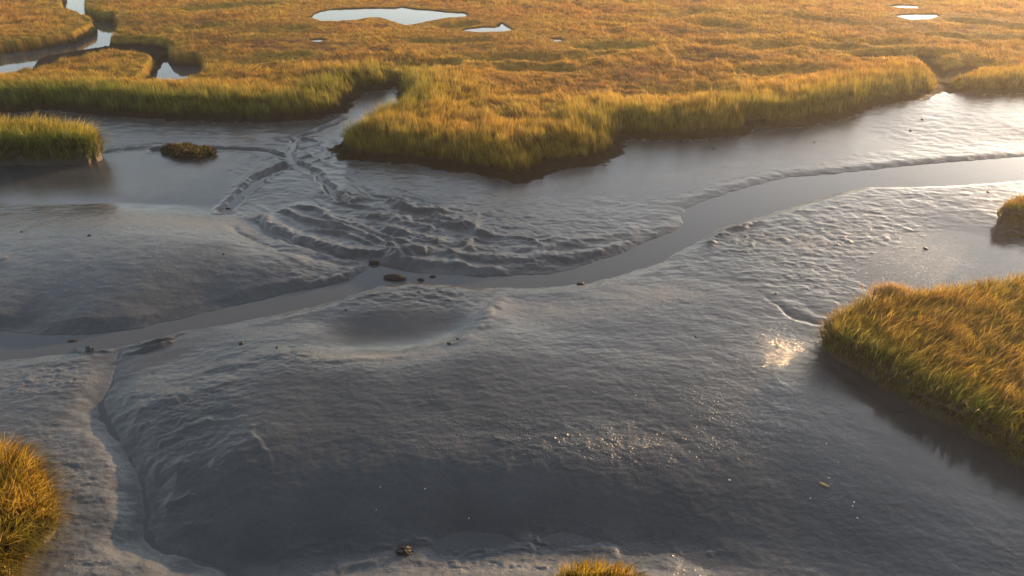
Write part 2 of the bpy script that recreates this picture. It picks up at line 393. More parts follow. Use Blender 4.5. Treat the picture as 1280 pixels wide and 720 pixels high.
def mesh_from(name, V, tris=None, quads=None, mat=None, attrs=None, smooth=False, parent=None):
    me = bpy.data.meshes.new(name)
    V = np.asarray(V, dtype=np.float32)
    me.vertices.add(len(V)); me.vertices.foreach_set('co', V.ravel())
    fl = []; st = []
    n3 = 0 if tris is None else len(tris); n4 = 0 if quads is None else len(quads)
    idx = np.concatenate(([] if tris is None else [np.asarray(tris, np.int32).ravel()]) + ([] if quads is None else [np.asarray(quads, np.int32).ravel()]))
    start = np.concatenate([np.arange(n3, dtype=np.int32) * 3, n3 * 3 + np.arange(n4, dtype=np.int32) * 4])
    me.loops.add(len(idx)); me.loops.foreach_set('vertex_index', idx)
    me.polygons.add(n3 + n4); me.polygons.foreach_set('loop_start', start)
    if smooth: me.polygons.foreach_set('use_smooth', np.ones(n3 + n4, bool))
    me.update(calc_edges=True)
    for k, a in (attrs or {}).items():
        a = np.asarray(a, np.float32)
        if a.ndim == 1:
            at_ = me.attributes.new(k, 'FLOAT', 'POINT'); at_.data.foreach_set('value', a)
        else:
            at_ = me.attributes.new(k, 'FLOAT_COLOR', 'POINT')
            at_.data.foreach_set('color', np.c_[a, np.ones(len(a), np.float32)].astype(np.float32).ravel())
    if mat: me.materials.append(mat)
    o = bpy.data.objects.new(name, me); COL.objects.link(o)
    if parent is not None:
        o.parent = parent
    return o

def empty(name, loc):
    o = bpy.data.objects.new(name, None); o.location = loc; o.empty_display_size = .2; COL.objects.link(o)
    return o

def blades(root, L, W, lean, yaw, c0, c1, detailed=False):
    """root Nx3, length, width, lean Nx2 (horizontal shift of the tip / length), colours root and tip"""
    n = len(root)
    side = np.c_[np.cos(yaw), np.sin(yaw), np.zeros(n)] * (W * .5)[:, None]
    ln = np.linalg.norm(lean, axis=1); ln = np.clip(ln, 0, .96)
    dirn = lean / (np.linalg.norm(lean, axis=1) + 1e-9)[:, None]
    up = np.sqrt(1 - ln ** 2)
    tip = root + np.c_[dirn * (ln * L)[:, None], up * L]
    if not detailed:
        V = np.stack([root - side, root + side, tip], 1).reshape(-1, 3)
        T = np.arange(n * 3).reshape(n, 3)
        C = np.stack([c0, c0, c1], 1).reshape(-1, 3)
        return V, T, C
    l2 = ln * .45
    mid = root + np.c_[dirn * (l2 * L * .55)[:, None], np.sqrt(1 - l2 ** 2) * L * .55]
    cm = c0 * .45 + c1 * .55
    V = np.stack([root - side, root + side, mid - side * .75, mid + side * .75, tip], 1).reshape(-1, 3)
    b = np.arange(n)[:, None] * 5
    T = np.concatenate([b + [0, 1, 3], b + [0, 3, 2], b + [2, 3, 4]], 1).reshape(-1, 3)
    C = np.stack([c0, c0, cm, cm, c1], 1).reshape(-1, 3)
    return V, T, C

# ------------------------------------------------------------------ materials
def new_mat(name):
    m = bpy.data.materials.new(name); m.use_nodes = True
    nt = m.node_tree; nt.nodes.clear()
    return m, nt, nt.nodes, nt.links

def mat_grass(name, trans=.5, rough=.55, attr='tint'):
    m, nt, N, L = new_mat(name)
    out = N.new('ShaderNodeOutputMaterial')
    a = N.new('ShaderNodeAttribute'); a.attribute_name = attr
    d = N.new('ShaderNodeBsdfPrincipled'); d.inputs['Roughness'].default_value = rough
    d.inputs['Specular IOR Level'].default_value = .25
    t = N.new('ShaderNodeBsdfTranslucent')
    mx = N.new('ShaderNodeMixShader'); mx.inputs[0].default_value = trans
    L.new(a.outputs['Color'], d.inputs['Base Color']); L.new(a.outputs['Color'], t.inputs['Color'])
    L.new(d.outputs[0], mx.inputs[1]); L.new(t.outputs[0], mx.inputs[2]); L.new(mx.outputs[0], out.inputs[0])
    return m

def mth(N, L, op, a, b=None, c=None):
    n = N.new('ShaderNodeMath'); n.operation = op
    for i, v in enumerate((a, b, c)):
        if v is None: continue
        if isinstance(v, (int, float)): n.inputs[i].default_value = v
        else: L.new(v, n.inputs[i])
    return n.outputs[0]

def mixc(N, L, f, a, b):
    n = N.new('ShaderNodeMix'); n.data_type = 'RGBA'
    if isinstance(f, (int, float)): n.inputs[0].default_value = f
    else: L.new(f, n.inputs[0])
    for i, v in ((6, a), (7, b)):
        if isinstance(v, tuple): n.inputs[i].default_value = (*v, 1)
        else: L.new(v, n.inputs[i])
    return n.outputs[2]

def noise(N, L, vec, scale, detail=4, rough=.55, dist=0):
    n = N.new('ShaderNodeTexNoise'); n.inputs['Scale'].default_value = scale; n.inputs['Detail'].default_value = detail
    n.inputs['Roughness'].default_value = rough; n.inputs['Distortion'].default_value = dist
    L.new(vec, n.inputs['Vector'])
    return n.outputs['Fac']

def mat_ground():
    m, nt, N, L = new_mat('mud_and_thatch')
    out = N.new('ShaderNodeOutputMaterial')
    geo = N.new('ShaderNodeNewGeometry'); pos = geo.outputs['Position']
    mp = N.new('ShaderNodeMapping'); mp.inputs['Scale'].default_value = (.8, 1.0, 1.0); L.new(pos, mp.inputs['Vector']); v = mp.outputs[0]
    def attr(n):
        a = N.new('ShaderNodeAttribute'); a.attribute_name = n; return a
    soil = attr('soil').outputs['Fac']; rough = attr('rough').outputs['Fac']; smooth = attr('smooth').outputs['Fac']; thatch = attr('thatch').outputs['Color']; dry_lit = attr('dry_lit').outputs['Fac']; glint = attr('glint').outputs['Fac']
    n_big = noise(N, L, v, .6, 6, .62); n_big2 = noise(N, L, v, 1.3, 5, .65); n_mid = noise(N, L, v, 7.0, 5, .6); n_fine = noise(N, L, v, 24, 4, .6); n_grit = noise(N, L, v, 64, 3, .6)
    mud = mixc(N, L, mth(N, L, 'MULTIPLY_ADD', n_big, 1.6, -.3), (.028, .030, .033), (.070, .071, .074))
    mud = mixc(N, L, mth(N, L, 'MULTIPLY', mth(N, L, 'GREATER_THAN', n_mid, .63), .35), mud, (.04, .036, .03))
    mud = mixc(N, L, mth(N, L, 'MULTIPLY', mth(N, L, 'SUBTRACT', .56, n_fine), 1.2), mud, (.022, .022, .023))
    mud = mixc(N, L, mth(N, L, 'MULTIPLY', dry_lit, .8), mud, (.15, .155, .16))  # pale dry mud, and sky light put into colour of crests and strip
    col = mixc(N, L, soil, mud, thatch)
    # wet film: roughness from the noise and the zones
    r = mth(N, L, 'MULTIPLY_ADD', n_mid, .2, MUD_R)
    r = mth(N, L, 'MULTIPLY_ADD', rough, .10, r)
    r = mth(N, L, 'MULTIPLY_ADD', smooth, -.10, r)
    r = mth(N, L, 'MULTIPLY_ADD', dry_lit, .28, r)
    r = mth(N, L, 'MAXIMUM', r, .08)
    rr = N.new('ShaderNodeMix'); L.new(soil, rr.inputs[0]); L.new(r, rr.inputs[2]); rr.inputs[3].default_value = .95
    h = mth(N, L, 'MULTIPLY', n_mid, .011)
    h = mth(N, L, 'MULTIPLY_ADD', n_fine, .0085, h)
    h = mth(N, L, 'MULTIPLY_ADD', n_grit, .0032, h)
    vo = N.new('ShaderNodeTexVoronoi'); vo.inputs['Scale'].default_value = 16; vo.inputs['Randomness'].default_value = 1.0; L.new(v, vo.inputs['Vector'])
    cast = mth(N, L, 'MULTIPLY', mth(N, L, 'MAXIMUM', mth(N, L, 'SUBTRACT', .38, vo.outputs['Distance']), 0), mth(N, L, 'GREATER_THAN', n_big2, .5))
    h = mth(N, L, 'MULTIPLY_ADD', cast, .022, h)
    amp = mth(N, L, 'MULTIPLY_ADD', rough, .6, .2)
    amp = mth(N, L, 'MULTIPLY_ADD', dry_lit, .9, amp)
    amp = mth(N, L, 'MULTIPLY_ADD', glint, 1.0, amp)
    amp = mth(N, L, 'MULTIPLY', amp, mth(N, L, 'MULTIPLY_ADD', smooth, -.75, 1.0))
    h = mth(N, L, 'MULTIPLY', h, amp)
    bp = N.new('ShaderNodeBump'); bp.inputs['Distance'].default_value = 1.0; bp.inputs['Strength'].default_value = 1.0
    L.new(h, bp.inputs['Height'])
    p = N.new('ShaderNodeBsdfPrincipled')
    L.new(col, p.inputs['Base Color']); L.new(rr.outputs[0], p.inputs['Roughness']); L.new(bp.outputs[0], p.inputs['Normal'])
    sp = mth(N, L, 'MULTIPLY', mth(N, L, 'SUBTRACT', 1, mth(N, L, 'MINIMUM', mth(N, L, 'MULTIPLY', soil, 2.5), .92)), .5); L.new(sp, p.inputs['Specular IOR Level'])
    p.inputs['IOR'].default_value = 1.42
    L.new(p.outputs[0], out.inputs[0])
    return m

MUD_R = .05

def mat_water(name, base, ripple=.002, scale=3.0):
    m, nt, N, L = new_mat(name)
    out = N.new('ShaderNodeOutputMaterial')
    geo = N.new('ShaderNodeNewGeometry')
    n1 = noise(N, L, geo.outputs['Position'], scale, 3)
    bp = N.new('ShaderNodeBump'); bp.inputs['Distance'].default_value = 1; L.new(mth(N, L, 'MULTIPLY', n1, ripple), bp.inputs['Height'])
    p = N.new('ShaderNodeBsdfPrincipled')
    p.inputs['Base Color'].default_value = (*base, 1); p.inputs['Roughness'].default_value = .04; p.inputs['IOR'].default_value = 1.333
    L.new(bp.outputs[0], p.inputs['Normal'])
    L.new(p.outputs[0], out.inputs[0])
    return m

def mat_soil(name, c1, c2, rough=.6, bump=.03, scale=6):
    m, nt, N, L = new_mat(name)
    out = N.new('ShaderNodeOutputMaterial')
    geo = N.new('ShaderNodeNewGeometry')
    n1 = noise(N, L, geo.outputs['Position'], scale, 6, .65); n2 = noise(N, L, geo.outputs['Position'], scale * 5, 4, .6)
    p = N.new('ShaderNodeBsdfPrincipled')
    L.new(mixc(N, L, mth(N, L, 'MULTIPLY_ADD', n1, 2.2, -.6), c1, c2), p.inputs['Base Color'])
    p.inputs['Roughness'].default_value = rough; p.inputs['IOR'].default_value = 1.36
    bp = N.new('ShaderNodeBump'); bp.inputs['Distance'].default_value = 1
    L.new(mth(N, L, 'MULTIPLY_ADD', n2, bump * .35, mth(N, L, 'MULTIPLY', n1, bump)), bp.inputs['Height'])
    L.new(bp.outputs[0], p.inputs['Normal']); L.new(p.outputs[0], out.inputs[0])
    return m

M_GROUND = mat_ground()
M_GRASS = mat_grass('marsh_grass_blades', .6)
M_WATER = mat_water('creek_water', (.058, .062, .066), .0014, 2.5)
M_POND = mat_water('pond_water', (.04, .035, .025), .0008, 2.0)
M_BANK = mat_soil('peat_bank', (.014, .011, .008), (.038, .030, .021), .55, .05, 5)
M_CLOD = mat_soil('wet_clod', (.010, .008, .006), (.03, .025, .019), .5, .03, 14)
M_LEAF = mat_soil('dry_reed', (.42, .27, .11), (.55, .38, .18), .6, .004, 30)
M_SHELL = mat_soil('shell', (.55, .52, .46), (.7, .68, .62), .35, .004, 40)

# ------------------------------------------------------------------ ground sheet
def half_width(y):
    return np.where(y > 6, y * .80 * 1.22 + 7, 14.0)
ys_near = []
y = 7.0
while y < 100:
    ys_near.append(y)
    d = math.hypot(y, CAM_H)
    y += min(max(.0155, (d / 692.) * d / CAM_H * .62), .35)
ys = np.concatenate([-np.geomspace(1, 600, 22)[::-1] , np.linspace(-.4, 6.9, 40), ys_near, 100 + np.geomspace(.4, 1400, 50)])
uc = np.linspace(-1, 1, 1150)
uo = np.geomspace(1, 60, 28)[1:] ** 1.0
us = np.concatenate([-uo[::-1], uc, uo])
UX, YY = np.meshgrid(us, ys)
XX = UX * half_width(YY)
XX = np.clip(XX, -1500, 1500) + np.sign(UX) * np.maximum(np.abs(UX) - 1, 0) * .01
nr, nc = XX.shape
fx, fy = XX.ravel(), YY.ravel()
T = terrain(fx, fy)
gc, gt, gp = marsh_colour(fx, fy, T['hue'])
soilcol = gc * .35 + np.array([.05, .028, .013]) * .65
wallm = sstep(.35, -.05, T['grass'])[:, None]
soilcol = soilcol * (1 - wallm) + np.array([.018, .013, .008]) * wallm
ii = np.arange(nr * nc).reshape(nr, nc)
Q = np.stack([ii[:-1, :-1], ii[:-1, 1:], ii[1:, 1:], ii[1:, :-1]], -1).reshape(-1, 4)
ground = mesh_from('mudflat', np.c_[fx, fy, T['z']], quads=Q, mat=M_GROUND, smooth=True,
                   attrs=dict(soil=T['soil'], rough=T['rough'], smooth=T['smooth'], dry_lit=T['dry_lit'], glint=T['glint'], thatch=soilcol))
tag(ground, 'grey wet tidal mud sheet rising to the brown marsh ground', 'mudflat', kind='structure')
print('ground verts', nr * nc)

_ysA = np.asarray(ys); _usA = us
_G = {k: T[k].reshape(nr, nc) for k in ('z', 'dm', 'grass', 'dp', 'hue', 'dch')}
def lookup(x, y):
    hw = half_width(y)
    r = np.clip(np.searchsorted(_ysA, y) - 1, 0, nr - 2); fr = np.clip((y - _ysA[r]) / (_ysA[r + 1] - _ysA[r]), 0, 1)
    u = x / hw
    c = np.clip(np.searchsorted(_usA, u) - 1, 0, nc - 2); fc = np.clip((u - _usA[c]) / (_usA[c + 1] - _usA[c]), 0, 1)
    o = {}
    for k, A in _G.items():
        o[k] = (A[r, c] * (1 - fc) + A[r, c + 1] * fc) * (1 - fr) + (A[r + 1, c] * (1 - fc) + A[r + 1, c + 1] * fc) * fr
    return o

# water of the creek and channels: one flat sheet showing wherever the mud dips below it
def sheet(name, P, z, mat, n=1):
    V = np.c_[P, np.full(len(P), z)]
    me = bpy.data.meshes.new(name); me.from_pydata([tuple(v) for v in V], [], [tuple(range(len(V)))]); me.update()
    me.materials.append(mat)
    o = bpy.data.objects.new(name, me); COL.objects.link(o)
    return o
w = sheet('creek_water', np.array([[-140, 6], [140, 6], [140, 100], [-140, 100]]), 0.0, M_WATER)
tag(w, 'smooth grey tidal creek water winding between the mud banks', 'water', kind='structure')
for P in PONDS:
    c = P.mean(0)
    Pb = c + (P - c) * 1.25
    o = sheet('pond_water', P + (P - c) / np.linalg.norm(P - c, axis=1)[:, None] * .22, POND_Z, M_POND)
    tag(o, 'bright still pool of water in the orange marsh', 'water', kind='structure')

# ------------------------------------------------------------------ marsh grass (uncountable)
def scatter(n, y0, y1, power):
    """points over the view wedge with density falling with distance"""
    u = rng.random(n)
    yy = y0 * (y1 / y0) ** (u ** power)
    hw = half_width(yy)
    return (rng.random(n) * 2 - 1) * hw, yy

def make_marsh():
    n = 3400000
    x, y = scatter(n, 21.0, 118.0, 1.05)
    # clumping: drop points in the gaps of a noise
    k = fbm(x * 1.6, y * 1.6, 201, 2) + .35 * rng.normal(size=n)
    keep = k > -.25
    pr = ells(x, y, PATCH_W) * (.7 + 1.8 * fbm(x * 1.1, y * 1.4, 230, 3))
    keep &= rng.random(n) > np.clip(pr * 1.3, 0, .9)
    x, y = x[keep], y[keep]
    T = lookup(x, y)
    k = (T['grass'] > 0)
    x, y = x[k], y[k]; T = {a: b[k] for a, b in T.items()}
    edge = T['hue']
    col, tall, pt = marsh_colour(x, y, edge)
    tall = sstep(7.0, .3, T['dm'] + 1.5 * fbm(x * .5, y * .5, 104, 3))
    n = len(x)
    D = np.hypot(y, CAM_H)
    ang = 3.0 * fbm(x * .16, y * .16, 210, 2) + 1.2 * fbm(x * .8, y * .8, 213, 2) + 2.4
    L_t = .40 + .28 * rng.random(n); L_h = .24 + .14 * rng.random(n)
    hn = np.clip(1 + .8 * fbm(x * .7, y * .7, 220, 2) + .6 * perlin(x * 2.1, y * 2.6, 223) + .6 * perlin(x * 5.5, y * 4.5, 111), .25, 2.0)
    L = (L_t * tall + L_h * (1 - tall)) * hn * (1 - .45 * pt)
    L = L * (.6 + .4 * sstep(.2, 3, T['dch'])) * (.4 + .6 * sstep(.3, 5, T['dp']))
    lm = (.22 * tall + .78 * (1 - tall)) * (.75 + .5 * rng.random(n))
    ang = ang + rng.normal(size=n) * .5
    lean = np.c_[np.cos(ang), np.sin(ang)] * lm[:, None] + rng.normal(size=(n, 2)) * .14
    W = D * .00055 * (.7 + .7 * rng.random(n)) + .006
    yaw = rng.random(n) * math.pi
    j = 1 + .34 * rng.normal(size=n)
    c1 = np.clip(col * j[:, None], .01, .75)
    hi = rng.random(n) < .35
    c1[hi] = c1[hi] * (1 - .8 * pt[hi])[:, None] + (C_GOLD * .9)[None, :] * (.8 * pt[hi])[:, None]
    st = (rng.random(n) < .16)
    c1[st] = c1[st] * .4 + C_STRAW * .6
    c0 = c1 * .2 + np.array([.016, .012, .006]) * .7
    R = np.c_[x, y, T['z'] - .03]
    tl = tall > .4
    for nm, sel, lab in (('cordgrass', tl, 'tall green and gold cordgrass fringing the creek banks'), ('salt_hay', ~tl, 'low orange salt hay covering the marsh flats')):
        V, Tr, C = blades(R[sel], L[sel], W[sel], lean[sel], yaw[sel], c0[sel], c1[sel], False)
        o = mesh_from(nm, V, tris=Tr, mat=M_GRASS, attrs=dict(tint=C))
        tag(o, lab, 'grass', kind='stuff')
        print(nm, len(Tr))
make_marsh()

# ------------------------------------------------------------------ grass islets standing in the mud
def resample(P, n):
    Pc = np.vstack([P, P[:1]]); s = np.r_[0, np.cumsum(np.linalg.norm(np.diff(Pc, axis=0), axis=1))]
    t = np.linspace(0, s[-1], n + 1)[:-1]
    return np.c_[np.interp(t, s, Pc[:, 0]), np.interp(t, s, Pc[:, 1])]

def islet(name, label, px, z0, h, n_bl, L, W, cols, tallvar=.3, edge=.12, seed=1, lean_dir=(.1, -.35), dens=None, cat='grass islet', undercut=.1, lay=.25, straw=.12):
    P = chaikin(pts(px, z0), 2, True)
    n = max(60, int(np.linalg.norm(np.diff(np.vstack([P, P[:1]]), axis=0), axis=1).sum() / .07)); n = min(n, 400)
    P = resample(P, n)
    c = P.mean(0)
    P = P + (P - c) / np.linalg.norm(P - c, axis=1)[:, None] * ((.22 * fbm(P[:, 0] * 1.1, P[:, 1] * 1.1, 350 + seed, 2) + .10 * fbm(P[:, 0] * 3.7, P[:, 1] * 3.7, 353 + seed, 2)) * min(1, h * 2.4))[:, None]
    out = P - c
    tan = np.roll(P, -1, 0) - np.roll(P, 1, 0); nrm = np.c_[tan[:, 1], -tan[:, 0]]; nrm /= np.linalg.norm(nrm, axis=1)[:, None] + 1e-9
    if (nrm * out).sum() < 0: nrm = -nrm
    base_z = terrain(P[:, 0], P[:, 1])['z']
    rings = []
    prof = [(.02, -.12, .6), (.0, .04, 1), (-.04, .3, 1), (-undercut, .55, 1), (-undercut * .6, .8, 1), (.02, .95, .6), (-.10, 1.02, .3), (-.25, 1.05, .2)]
    for k, (off, f, ns) in enumerate(prof):
        wob = .10 * ns * fbm(P[:, 0] * 3 + k * 1.7, P[:, 1] * 3 + f * 4, 300 + seed, 3) + .05 * ns * perlin(P[:, 0] * 9 + k * 3, P[:, 1] * 9, 303)
        q = P + nrm * (off + wob)[:, None]
        z = base_z * (1 - min(f, 1)) + (z0 * 0 + base_z.mean()) * min(f, 1) + h * f + .03 * ns * perlin(P[:, 0] * 5, P[:, 1] * 5 + k, 305) if f > 0 else base_z - .12
        rings.append(np.c_[q, z])
    # inner rings towards the centre
    last = rings[-1]
    topz = base_z.mean() + h * 1.05
    for f in (.8, .6, .4, .2):
        q = c + (last[:, :2] - c) * f
        rings.append(np.c_[q, np.full(n, topz) + min(h, .3) * .4 * (1 - f) + .05 * fbm(q[:, 0] * 1.2, q[:, 1] * 1.2, 310 + seed, 2)])
    V = np.vstack(rings + [np.array([[c[0], c[1], topz]])])
    Qs = []
    for r in range(len(rings) - 1):
        a = r * n + np.arange(n); b = r * n + (np.arange(n) + 1) % n
        Qs.append(np.stack([a, b, b + n, a + n], 1))
    lr = (len(rings) - 1) * n
    Tr = np.stack([lr + np.arange(n), lr + (np.arange(n) + 1) % n, np.full(n, len(V) - 1)], 1)
    org = np.array([c[0], c[1], base_z.mean()])
    root = empty(name, org); tag(root, label, cat)
    mesh_from('soil_bank', V - org, tris=Tr, quads=np.vstack(Qs), mat=M_BANK, smooth=True, parent=root)
    # blades
    lo, hi = P.min(0), P.max(0)
    area = (hi - lo).prod()
    q = lo - .1 + rng.random((int(n_bl * 2.2), 2)) * (hi - lo + .2)
    sd = sdf(q[:, 0], q[:, 1], P)
    k = (sd > -.06) & (fbm(q[:, 0] * 2.5, q[:, 1] * 2.5, 320 + seed, 2) + .4 * rng.normal(size=len(q)) > -.3)
    if dens is not None:
        k &= rng.random(len(q)) < dens(q)
    q, sd = q[k][:n_bl], sd[k][:n_bl]
    m = len(q)
    zt = base_z.mean() + h * (.35 + .67 * sstep(-.06, .09, sd)) + .05 * fbm(q[:, 0] * 1.2, q[:, 1] * 1.2, 310 + seed, 2)
    n2 = fbm(q[:, 0] * 1.1, q[:, 1] * 1.1, 330 + seed, 3)
    ln = L * np.clip(1 + tallvar * 1.6 * n2 + .22 * rng.normal(size=m), .3, 1.9)
    # near the rim the grass leans outwards and is greener
    ci = np.argmin(((q[:, None, :] - P[None, ::4, :]) ** 2).sum(-1), axis=1) * 4
    rim = np.exp(-np.clip(sd, 0, None) / .22)
    ang = 2.0 * fbm(q[:, 0] * .9, q[:, 1] * .9, 340 + seed, 2) + rng.normal(size=m) * .6
    lean = np.c_[np.cos(ang), np.sin(ang)] * lay + np.array(lean_dir) * .5 + nrm[ci] * (rim * .95)[:, None] + rng.normal(size=(m, 2)) * .2
    g, a, b = cols
    mixv = np.clip(.5 + 1.3 * n2 + .25 * rng.normal(size=m), 0, 1)
    front = sstep(1.4, .1, sd) * np.clip(.5 - nrm[ci][:, 1], 0, 1)
    c1 = lerp(np.tile(a, (m, 1)), np.tile(b, (m, 1)), mixv)
    c1 = lerp(c1, np.tile(g, (m, 1)), np.clip(front * .95, 0, 1))
    s = rng.random(m) < straw
    c1[s] = c1[s] * .3 + C_STRAW * .7
    c1 = np.clip(c1 * np.clip(1 + .3 * rng.normal(size=m) + .6 * perlin(q[:, 0] * 5, q[:, 1] * 5, 360 + seed) + .3 * perlin(q[:, 0] * 2, q[:, 1] * 2, 363), .25, 2)[:, None], .008, .8)
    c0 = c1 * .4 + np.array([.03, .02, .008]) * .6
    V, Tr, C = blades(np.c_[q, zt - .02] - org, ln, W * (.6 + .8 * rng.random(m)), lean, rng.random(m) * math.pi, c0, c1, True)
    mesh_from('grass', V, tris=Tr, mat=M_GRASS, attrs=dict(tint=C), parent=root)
    return root, P, base_z.mean() + h, org

G1 = np.array([.12, .16, .018]); GA = np.array([.31, .24, .03]); GB = np.array([.36, .21, .045])
R_ISLE, PI_, ZI_, OI_ = islet('grass_islet', 'large golden grass islet with a steep peat bank beside the bottom right mud', [(1030,440),(1062,456),(1095,482),(1135,506),(1180,530),(1238,560),(1275,582),(1330,600),(1420,600),(1500,540),(1500,400),(1420,360),
    (1330,358),(1280,362),(1230,376),(1190,382),(1150,384),(1110,388),(1075,396),(1048,408),(1032,422)], .15, .48, 42000, .42, .019, (G1, GA, GB), seed=1)
islet('grass_islet', 'small grass islet with a dark undercut bank at the right edge above the large islet', [(1242,278),(1262,284),(1300,288),(1400,285),(1400,262),(1300,262),(1262,266)], .12, .55, 9000, .22, .02, (G1 * .9, GA, GB * .8), seed=2)
islet('grass_islet', 'low green grass islet standing in mud at the left edge before the marsh', [(-120,206),(0,206),(50,206),(90,206),(118,204),(132,196),(120,186),(60,180),(0,180),(-120,182)], .1, .7, 16000, .75, .03, (G1 * 1.2, GA * .8 + G1 * .4, GA), seed=3, cat='grass islet', lay=.2)
islet('grass_islet', 'tiny low mud islet with sparse dark grass left of the grassy point', [(200,190),(214,193),(220,198),(238,197),(247,201),(258,196),(272,194),(262,187),(248,187),(240,183),(222,187),(212,184)], .08, .2, 3000, .17, .03, (G1 * .22, G1 * .3, C_RED * .4), seed=4, cat='mud islet')
def tuft():
    x, y = at(1113, 368, .68); m = 1500
    r = np.abs(rng.normal(size=m)) * .16; th = rng.random(m) * 6.28
    q = np.c_[x + np.cos(th) * r * 1.7, y + np.sin(th) * r, np.full(m, .6)]
    L = .42 * (.6 + .6 * rng.random(m)); lean = rng.normal(size=(m, 2)) * .25 + np.array([-.1, -.1])
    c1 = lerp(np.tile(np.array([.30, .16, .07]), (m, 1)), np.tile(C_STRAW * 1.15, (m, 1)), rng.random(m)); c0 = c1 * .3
    V, Tr, C = blades(q - OI_, L, .018 * (.6 + rng.random(m)), lean, rng.random(m) * 3.14, c0, c1, True)
    o = mesh_from('seed_head_tuft', V, tris=Tr, mat=M_GRASS, attrs=dict(tint=C), parent=R_ISLE)
    o['label'] = 'taller pinkish straw tuft at the upper left corner of the islet'
tuft()
YG = np.array([.36, .26, .03]); YO = np.array([.38, .23, .03])
islet('grass_islet', 'yellow grass clump with rusty stems in the bottom left corner', [(-60,585),(0,578),(30,584),(58,606),(70,640),(62,668),(40,690),(22,712),(15,745),(-60,760)], .4, .22, 9000, .5, .017, (np.array([.22, .2, .03]), YG, YO), seed=5, cat='grass clump', straw=.1)
islet('grass_islet', 'short yellow grass tuft cut off by the bottom edge of the view', [(694,732),(720,724),(760,724),(798,730),(806,750),(750,764),(697,755)], .3, .1, 1900, .24, .014, (YG, YG, YO), seed=6, cat='grass tuft', straw=.12)

# ------------------------------------------------------------------ clods, stones and litter lying on the mud
def gz(x, y):
    return float(terrain(np.array([x]), np.array([y]))['z'][0])

def clod(name, label, px, py, size, mat, seed, cat, group=None, stretch=(1, 1, .6), rot=0, sub=4, jag=.35, sink=.25):
    import bmesh
    x, y = at(px, py, .05); z = gz(x, y); size *= .82; x, y = at(px, py, max(z, 0)); z = max(gz(x, y), -.02)
    bm = bmesh.new(); bmesh.ops.create_icosphere(bm, subdivisions=sub, radius=1.0)
    co = np.array([v.co[:] for v in bm.verts])
    r = 1 + jag * fbm(co[:, 0] * 1.6 + seed * 3.1 + co[:, 2], co[:, 1] * 1.6 - seed + co[:, 2] * .7, 400 + seed, 3) + jag * .4 * perlin(co[:, 0] * 5 + seed, co[:, 1] * 5 + co[:, 2] * 4, 410)
    co = co * r[:, None] * np.array(stretch) * size
    for v, c in zip(bm.verts, co): v.co = c
    me = bpy.data.meshes.new(name); bm.to_mesh(me); bm.free()
    me.polygons.foreach_set('use_smooth', np.ones(len(me.polygons), bool)); me.materials.append(mat)
    o = bpy.data.objects.new(name, me); COL.objects.link(o)
    o.location = (x, y, z + size * stretch[2] * (1 - 2 * sink) * .5); o.rotation_euler = (0, 0, rot)
    tag(o, label, cat, group)
    return o

clod('mud_block', 'long dark peat block lying in the creek water', 493, 348, .3, M_CLOD, 1, 'mud block', stretch=(1.5, .6, .55), rot=-.15, jag=.3)
clod('mud_clod', 'small dark clod in the creek beside the long peat block', 526, 350, .14, M_CLOD, 2, 'mud clod', stretch=(1, .7, .6))
clod('mud_clod', 'small dark clod in the creek, farther right from the long peat block', 541, 346, .12, M_CLOD, 3, 'mud clod', stretch=(1.1, .7, .6))
clod('mud_clod', 'round dark knob at the end of the mud ridge behind the long peat block', 468, 329, .16, M_CLOD, 4, 'mud clod', stretch=(1.2, .7, .6))
clod('mud_clod', 'dark mossy lump on the pale near bank left of the bottom tuft', 506, 690, .17, M_CLOD, 5, 'mud clod', stretch=(1.2, .8, .5), jag=.75, sink=.4)
clod('mud_clod', 'big black lump at the foot of the right edge islet', 1264, 294, .24, M_CLOD, 6, 'mud clod', stretch=(1, .8, .8))
clod('mud_clod', 'dark lump cut by the right edge below the small islet', 1280, 297, .16, M_CLOD, 7, 'mud clod', stretch=(1, .8, .7))
clod('mud_clod', 'dark wet clod on the creek bank below the wide grey spit', 726, 355, .1, M_CLOD, 8, 'mud clod', stretch=(1.5, .7, .5))
clod('mud_clod', 'small dark clod at the end of the shiny rivulet', 285, 261, .1, M_CLOD, 9, 'mud clod', stretch=(1.3, .8, .6))
clod('mud_clod', 'dark flat clod at the tip of the ripple line in the left creek', 91, 426, .12, M_CLOD, 10, 'mud clod', stretch=(1.6, .8, .4))
grp = 'small dark clods scattered over the mud'
spots = [(113,297,.07),(28,292,.05),(280,316,.06),(302,430,.07),(347,437,.06),(433,388,.05),(573,428,.06),(562,434,.07),(819,325,.06),(1138,163,.08),(1153,149,.08),(1018,178,.07),(892,186,.08),(1157,311,.08),(970,367,.05),(870,422,.04),(1235,240,.07)]
for i, (px, py, s) in enumerate(spots):
    clod('mud_pellet', 'small dark clod lying loose on open grey mud', px, py, s, M_CLOD, 20 + i, 'mud clod', grp, (1.3, .9, .55), rng.random() * 3, 2, .4)
grp = 'pale shell fragments on the near mud'
for i, (px, py, s) in enumerate([(1068,627,.022),(1066,632,.018),(1036,597,.018),(912,599,.024),(1033,555,.02),(1072,647,.02),(475,605,.014),(586,646,.014),(531,607,.012),(1013,622,.016),(1048,578,.016),(864,520,.016),(470,634,.01)]):
    clod('shell_fragment', 'tiny pale shell fragment on smooth near mud', px, py, s, M_SHELL, 60 + i, 'shell', grp, (1.4, .8, .5), rng.random() * 3, 2, .25)

